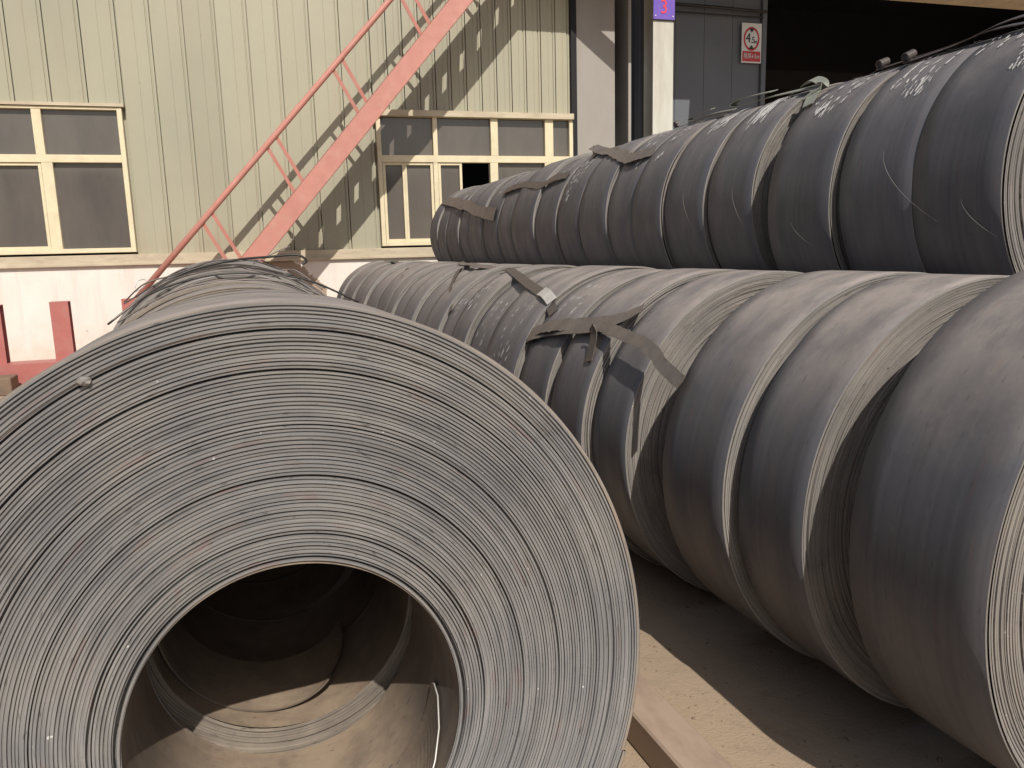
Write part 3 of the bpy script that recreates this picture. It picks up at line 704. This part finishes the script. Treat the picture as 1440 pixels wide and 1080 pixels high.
# thin bright curved streaks on the dark coils
for (c, a0, a1, y0, y1) in ((upc[1], D(165), D(192), 0.14, -0.10), (upc[0], D(186), D(199), 0.13, 0.02), (upc[2], D(188), D(198), 0.20, 0.10), (upc[3], D(172), D(190), 0.14, 0.06), (upc[4], D(168), D(187), 0.18, 0.1)):
    Rr = rmax(c); n = 14; marks = []
    v, f = [], []
    for i in range(n+1):
        q = i/n; a = a0+(a1-a0)*q; yc = y0 + (y1-y0)*(q**1.6); w = 0.0016*math.sin(PI*min(max(q, .08), .92))
        for s in (-1, 1): v.append((math.cos(a)*(Rr+.001), yc+s*w, math.sin(a)*(Rr+.001)))
    for i in range(n): f.append((2*i, 2*i+2, 2*i+3, 2*i+1))
    o = mesh_obj('bright_streak', v, f, m_bright, c, (0, 0, [ch for ch in c.children if ch.name.startswith('outer_wrap')][0].location.z))

# ------------------------------------------------------------------ straps, wires and loose things lying on the coils
def on_row(row, yv, a_deg, lift=0.0):
    x, zc, R = {'m': (1.80, H-0.715, 0.618), 'u': (2.63, H+0.168, 0.523), 'n': (0.0, H-0.66+0.0, 0.62)}[row]
    a = D(a_deg); return Vector((x+(R+lift)*math.cos(a), yv, zc+(R+lift)*math.sin(a)))
def ribbon(name, pts, wvec, width, mat, label, cat='strap', group='torn straps lying on the coils', thick=0.003, sub=6, jag=0.0, seed=0):
    """flat steel strip through pts; wvec gives the width direction at each point"""
    r = random.Random(seed); P = [Vector(p) for p in pts]; Wv = [Vector(w).normalized() for w in wvec]
    Q, WW = [], []
    for i in range(len(P)-1):
        p0, p1, p2, p3 = P[max(i-1, 0)], P[i], P[i+1], P[min(i+2, len(P)-1)]
        for j in range(sub):
            t = j/sub
            Q.append(0.5*((2*p1)+(-p0+p2)*t+(2*p0-5*p1+4*p2-p3)*t*t+(-p0+3*p1-3*p2+p3)*t**3)); WW.append(Wv[i].lerp(Wv[i+1], t).normalized())
    Q.append(P[-1]); WW.append(Wv[-1])
    base = Q[0].copy(); v, f = [], []
    for i, p in enumerate(Q):
        d = (Q[min(i+1, len(Q)-1)]-Q[max(i-1, 0)]).normalized(); w = (WW[i]-d*WW[i].dot(d)).normalized(); nn = d.cross(w).normalized()
        ja, jb = (r.uniform(-jag, jag)*0.35, r.uniform(-jag, jag)*0.35) if jag else (0, 0)
        for (a, b) in ((-1, -1), (1, -1), (1, 1), (-1, 1)):
            v.append(tuple(p-base + w*(a*width/2+(ja if a < 0 else jb)) + nn*(b*thick/2)))
    m = len(Q)
    for i in range(m-1):
        for k in range(4): f.append((4*i+k, 4*i+(k+1) % 4, 4*i+4+(k+1) % 4, 4*i+4+k))
    f.append((3, 2, 1, 0)); f.append((4*m-4, 4*m-3, 4*m-2, 4*m-1))
    o = mesh_obj(name, v, f, mat, None, base); tag(o, label, cat, group); return o
def tangent(a_deg): return Vector((-math.sin(D(a_deg)), 0, math.cos(D(a_deg))))
def strap(row, ya, width, mat, label, lift=0.006, wmix=None, **kw):
    pts = [on_row(row, q[0], q[1], q[2] if len(q) > 2 else lift) for q in ya]
    wy = kw.pop('wy', False)
    wv = [Vector((0, 1, 0)) if wy else tangent(q[1]) for q in ya]
    return ribbon('strap', pts, wv, width, mat, label, **kw)
strap('m', [(3.30, 150, .004), (3.20, 148, .02), (3.08, 145, .014), (2.92, 143.5, .03), (2.76, 141, .022), (2.62, 139.5, .03), (2.48, 140.5, .035), (2.36, 141.5, .03), (2.26, 142.5, .03), (2.18, 144.5, .02), (2.12, 147, .016), (1.99, 150.5, .004)], 0.046, m_strap, 'bent brown steel strap stretched over the gap before the wide ringed coil face', jag=0.003, seed=3)
strap('m', [(3.30, 148, .008), (3.12, 144, .026), (2.96, 142, .034), (2.80, 139, .02), (2.60, 135, .012), (2.50, 128, .01)], 0.06, m_strap, 'torn brown strap end twisted across the fourth and fifth middle coils', jag=0.012, seed=5)
strap('m', [(2.66, 141, .05), (2.64, 143, .03), (2.63, 148, .012), (2.62, 152, .006)], 0.05, m_strapd, 'short dark strap stub hanging below the big bent strap', wy=True, jag=0.003, seed=6)
strap('m', [(4.60, 107, .01), (4.40, 110, .02), (4.10, 116, .025), (3.80, 122, .03), (3.50, 127, .02), (3.36, 129.5, .022), (3.27, 133, .01), (3.20, 136, .004)], 0.05, m_strapd, 'dark strap running down the chalked middle coils to a bright bent end', jag=0.003, seed=8)
strap('m', [(3.48, 127, .03), (3.38, 128.5, .034), (3.28, 131, .02)], 0.055, m_bright, 'bright bent strap end on the middle row', jag=0.002, seed=18)
strap('m', [(5.80, 101, .03), (5.60, 103, .02), (5.35, 105, .03), (5.05, 108, .03), (4.85, 106, .012)], 0.05, m_strap, 'small buckled strap near the far part of the middle row', jag=0.004, seed=9)
strap('m', [(5.62, 104, .01), (5.45, 112, .012), (5.25, 122, .008), (5.05, 131, .012), (4.85, 138, .006), (4.70, 146, .004)], 0.03, m_strapd, 'thin dark strap dangling down the side of the far middle coils', jag=0.003, seed=10)
strap('m', [(7.2, 112, .006), (6.9, 122, .012), (6.75, 130, .01), (6.6, 142, .006)], 0.03, m_strapd, 'thin dark strap slung over the farthest middle coils', jag=0.002, seed=11)
strap('m', [(9.2, 96, .03), (8.9, 98, .02), (8.6, 99, .03), (8.3, 100, .01)], 0.05, m_strapd, 'crumpled strap on top of the far end of the middle row', jag=0.01, seed=12)
strap('u', [(8.35, 134, .01), (8.0, 139, .02), (7.79, 141, .014), (7.4, 148, .024), (7.13, 151, .014), (6.8, 158, .02), (6.5, 162, .014), (6.2, 166, .02)], 0.10, m_strap, 'ragged brown strap draped over the far end of the upper row', jag=0.022, seed=13)
strap('u', [(6.22, 143, .006), (6.0, 142, .02), (5.76, 141, .014), (5.50, 145, .02), (5.33, 147, .014), (5.15, 143, .02), (4.95, 141, .004)], 0.06, m_strapd, 'dark wavy strap across the middle of the upper row', jag=0.012, seed=14)
strap('u', [(4.85, 118, .05), (4.66, 122, .012), (4.45, 128, .02), (4.25, 135, .014), (4.08, 141, .016), (3.95, 141, .02), (3.84, 138, .004)], 0.075, m_strap, 'brown torn strap beside the chalked upper coils left of the white column', jag=0.012, seed=15)
strap('u', [(4.86, 118, .045), (4.84, 119, .02), (4.80, 122, .008), (4.76, 127, .006)], 0.05, m_strapd, 'short dark upturned strap end on the upper row skyline', wy=True, jag=0.004, seed=16)
def curl(row, y0, a, r0, turns, dirn):
    """points of a curled strap end in the plane of the row axis"""
    out = []
    n = int(10*turns)
    for i in range(n+1):
        q = i/10*2*PI; rr = r0*(1-0.25*i/n)
        out.append((y0 + dirn*rr*math.sin(q), a, 0.004 + r0 - rr*math.cos(q)))
    return out
strap('u', curl('u', 3.98, 107, 0.018, 0.7, 1)[::-1] + [(3.85, 108, .006), (3.66, 109, .014), (3.45, 112, .005)], 0.03, m_strapd, 'thin dark strap with a curled tip in front of the slate wall', sub=3, seed=21)
strap('u', [(3.62, 107, .045), (3.76, 106, .04), (3.86, 106, .028), (3.80, 107, .018), (3.60, 108, .02), (3.40, 110, .012)], 0.03, m_strapg, 'thin green grey strap loop on the skyline of the upper row', seed=22)
strap('u', [(3.12, 108, .040), (3.30, 106, .048), (3.42, 105, .046), (3.47, 105, .034), (3.43, 106, .022), (3.30, 107, .02), (3.10, 109, .018), (2.92, 112, .014), (2.80, 115, .014), (2.72, 121, .014), (2.69, 127, .012), (2.66, 134, .008)], 0.045, m_strapg, 'green grey strap looped back and folded down over the upper row gap', seed=23)
strap('u', [(2.86, 113, .03), (2.80, 114, .045), (2.74, 116, .036), (2.70, 119, .02), (2.72, 124, .016), (2.74, 128, .012)], 0.05, m_strapg, 'pale creased strap buckle beside the folded green grey strap', seed=24)
strap('u', curl('u', 2.46, 110, 0.017, 0.9, 1)[::-1] + [(2.20, 107, .010), (2.0, 109, .022), (1.85, 110, .012), (1.66, 111, .012)], 0.042, m_strapd, 'dark rolled strap end lying on the second nearest upper coil', sub=3, seed=25)
strap('u', curl('u', 2.31, 113, 0.018, 0.9, 1)[::-1] + [(2.12, 111, .012), (1.98, 112, .034), (1.86, 113, .04), (1.74, 114, .026), (1.60, 115, .012)], 0.042, m_strapd, 'second rolled strap lying along the top of the nearest upper coils', sub=3, seed=26)

def wire(name, pts, r, mat, label, cat='wire', group='loose wires on the near row'):
    P = [Vector(p) for p in pts]; Q = []
    for i in range(len(P)-1):
        p0, p1, p2, p3 = P[max(i-1, 0)], P[i], P[i+1], P[min(i+2, len(P)-1)]
        for j in range(8):
            t = j/8; Q.append(0.5*((2*p1)+(-p0+p2)*t+(2*p0-5*p1+4*p2-p3)*t*t+(-p0+3*p1-3*p2+p3)*t**3))
    Q.append(P[-1]); b = Q[0].copy(); mb = MB().tube([q-b for q in Q], r, 6)
    o = mb.build(name, mat, None, b, True); tag(o, label, cat, group); return o
def N(x, y, z): return (x, y, H+z)
# px, Y -> point helper is not used: the wires are laid on the far coils by their own positions
ZTN = -0.02
wire('wire', [N(-.30, 3.45, -.11), N(-.15, 3.5, -.045), N(.02, 3.5, -.01), N(.16, 3.46, .0), N(.27, 3.44, .005), N(.31, 3.44, -.02), N(.29, 3.44, -.035)], 0.0055, m_wire, 'thick black wire ending in a hook on the far near-row coils')
wire('wire', [N(-.46, 3.3, -.24), N(-.3, 3.3, -.13), N(-.1, 3.3, -.07), N(.1, 3.3, -.065), N(.3, 3.3, -.10), N(.5, 3.3, -.20)], 0.004, m_wire, 'black wire arched over the near row below the hook')
wire('wire', [N(-.4, 3.1, -.22), N(-.2, 3.1, -.115), N(.0, 3.1, -.085), N(.2, 3.1, -.10), N(.44, 3.1, -.21)], 0.0035, m_strap, 'brown wire arched over the near row closest to the foreground coil')
wire('wire', [N(.10, 3.7, -.03), N(.2, 3.72, .02), N(.27, 3.74, .045)], 0.003, m_strap, 'thin wire end sticking up by the staircase foot')
wire('wire', [N(-.40, 3.75, -.12), N(-.385, 3.76, -.09), N(-.36, 3.78, -.085), N(-.355, 3.78, -.10), N(-.38, 3.78, -.125), N(-.41, 3.78, -.14)], 0.002, m_bright, 'thin pale wire loop at the left of the far coil')
wire('wire', [N(2.95, 4.9, .69), N(3.0, 4.7, .71), N(3.06, 4.5, .75)], 0.003, m_bright, 'thin stiff wire rising before the dark recess', group='loose wires on the upper row')

r = random.Random(77)
looks = [('thin rusty wire strand lying across the loose far coils, lowest of the tangle', 3.2), ('thin dark wire strand crossing the middle of the wire tangle', 3.42), ('thin brown wire strand bent over the crest of the far coil', 3.62), ('thin dark wire strand at the back of the wire tangle', 3.82)]
for i, (lab, yw) in enumerate(looks):
    pts = []
    for j in range(9):
        a = D(132 - j*10 + r.uniform(-3, 3)); rr = 0.607 + r.uniform(0.0, 0.022) + (0.0 if i < 2 else 0.03)
        pts.append((0.0+rr*math.cos(a), yw + r.uniform(-0.07, 0.07), H-0.66+rr*math.sin(a)))
    wire('wire', pts, 0.0032, m_strapd if i % 2 else m_strap, lab)

# lump of weld on the face of the foreground coil
import bmesh
bm = bmesh.new(); bmesh.ops.create_icosphere(bm, subdivisions=2, radius=0.008)
for v in bm.verts: v.co *= 1+0.25*math.sin(v.co.x*900)*math.cos(v.co.z*700)
me = bpy.data.meshes.new('weld_lump'); bm.to_mesh(me); bm.free(); me.materials.append(m_edge)
o = bpy.data.objects.new('weld_lump', me); col.objects.link(o); o.parent = fc; o.location = (-0.2525, 0.055, 0.592+0.4967); o.scale = (1.2, 0.9, 0.9)

# inner tail of the strip inside the bore: the glint along its slanting cut end is painted as a bright bead
def inner_tail(coil, R, rb, a0, ends, gap, mat, ecc, shear=0.122, edge=True):
    rows, n = [], 40
    for (y, a1) in ends:
        q = np.linspace(0, 1, n); a = np.radians(a0+(a1-a0)*q); rr = rb-0.003-gap*q**6
        rows.append(np.stack([rr*np.cos(a), np.full(n, y), rr*np.sin(a)+ecc], -1))
    arr = np.array(rows); arr[..., 1] += shear*arr[..., 2]; arr = np.concatenate([arr, (arr*np.array([0.983, 1, 0.983])+np.array([0, 0, ecc*0.017]))[::-1], arr[:1]], 0)
    o = grid_obj('inner_tail', arr, mat, coil, (0, 0, R), smooth=False)
    m = len(ends); mb = MB(); mb.tube([tuple(arr[i, -1]*np.array([0.99, 1, 0.99])) for i in range(m)], 0.0016, 6); 
    if edge: mb.build('tail_edge_glint', m_bright, o, (0, 0, 0), True)
    return o
inner_tail(fc, 0.592, 0.254, -140, [(0.006, -40), (0.03, -31), (0.06, -22), (0.10, -14), (0.13, -12.5), (0.145, -14)], 0.004, m_bore, -0.058)
inner_tail(near_c[0], near_spec[0][3], 0.250, -175, [(0.05, -68), (0.09, -60), (0.14, -54), (0.20, -52), (0.26, -52)], 0.035, m_bore, -0.034, 0.0, False)

# ------------------------------------------------------------------ beams and timbers on the ground
mb = MB(); mb.box(-0.06, 0.06, 0, 2.0, 0.0, 0.10, 0.006)
o = mb.build('ground_beam', m_beam, None, (0.975, 0.75, 0)); tag(o, 'dusty brown beam on the sand between the foreground coil and the middle row', 'beam')
mb = MB(); mb.box(-0.6, 0.0, 0, 0.30, 0.0, 0.18, 0.008)
o = mb.build('timber', m_timber, None, (-2.2, 9.02, 0)); tag(o, 'short brown timber on the sand at the left edge before the red rack', 'timber')
for (yc, lab) in ((1.13, 'low timber chock under the front of the foreground coil'), (1.33, 'low timber chock under the back of the foreground coil')):
    mb = MB(); mb.box(-0.25, 0.25, 0, 0.09, 0, 0.07, 0.005); o = mb.build('chock', m_timber, None, (0.05, yc, 0)); tag(o, lab, 'chock')

r = random.Random(31); v, f = [], []
for i in range(1500):
    x = r.uniform(0.62, 1.75) if i < 1100 else r.uniform(-3.2, -0.7); y = r.uniform(0.9, 4.0) if i < 1100 else r.uniform(3, 10)
    if 0.90 < x < 1.05 and y < 2.8: continue
    sz = r.uniform(0.0012, 0.0045)*(1 if r.random() < .95 else 2.4); o_ = len(v); a0 = r.uniform(0, 6.28)
    for k in range(5):
        a = a0+k*1.257; q = sz*r.uniform(.7, 1.3); v.append((x+q*math.cos(a), y+q*math.sin(a)*r.uniform(.6, 1.4), 0.0))
    v.append((x, y, sz*r.uniform(.5, 1.0)))
    for k in range(5): f.append((o_+k, o_+(k+1) % 5, o_+5))
tag(mesh_obj('gravel', v, f, m_timber), 'small dark grit and rust flakes scattered on the sandy ground', 'gravel', None, 'stuff')

# pale shed across the yard, behind the camera (seen mirrored in the panes)
sh = empty('pale_shed', (0, -20, 0)); tag(sh, 'pale blue shed across the yard, mirrored in the window panes', 'shed')
mb = MB(); mb.box(-14, 14, -6, 0, 0, 5.5); mb.build('wall', m_oppo, sh)
for k in range(8):
    mb = MB(); mb.box(-12.5+k*3.3, -11.2+k*3.3, 0.0, 0.03, 1.2, 3.0); mb.build('window', m_glass, sh)
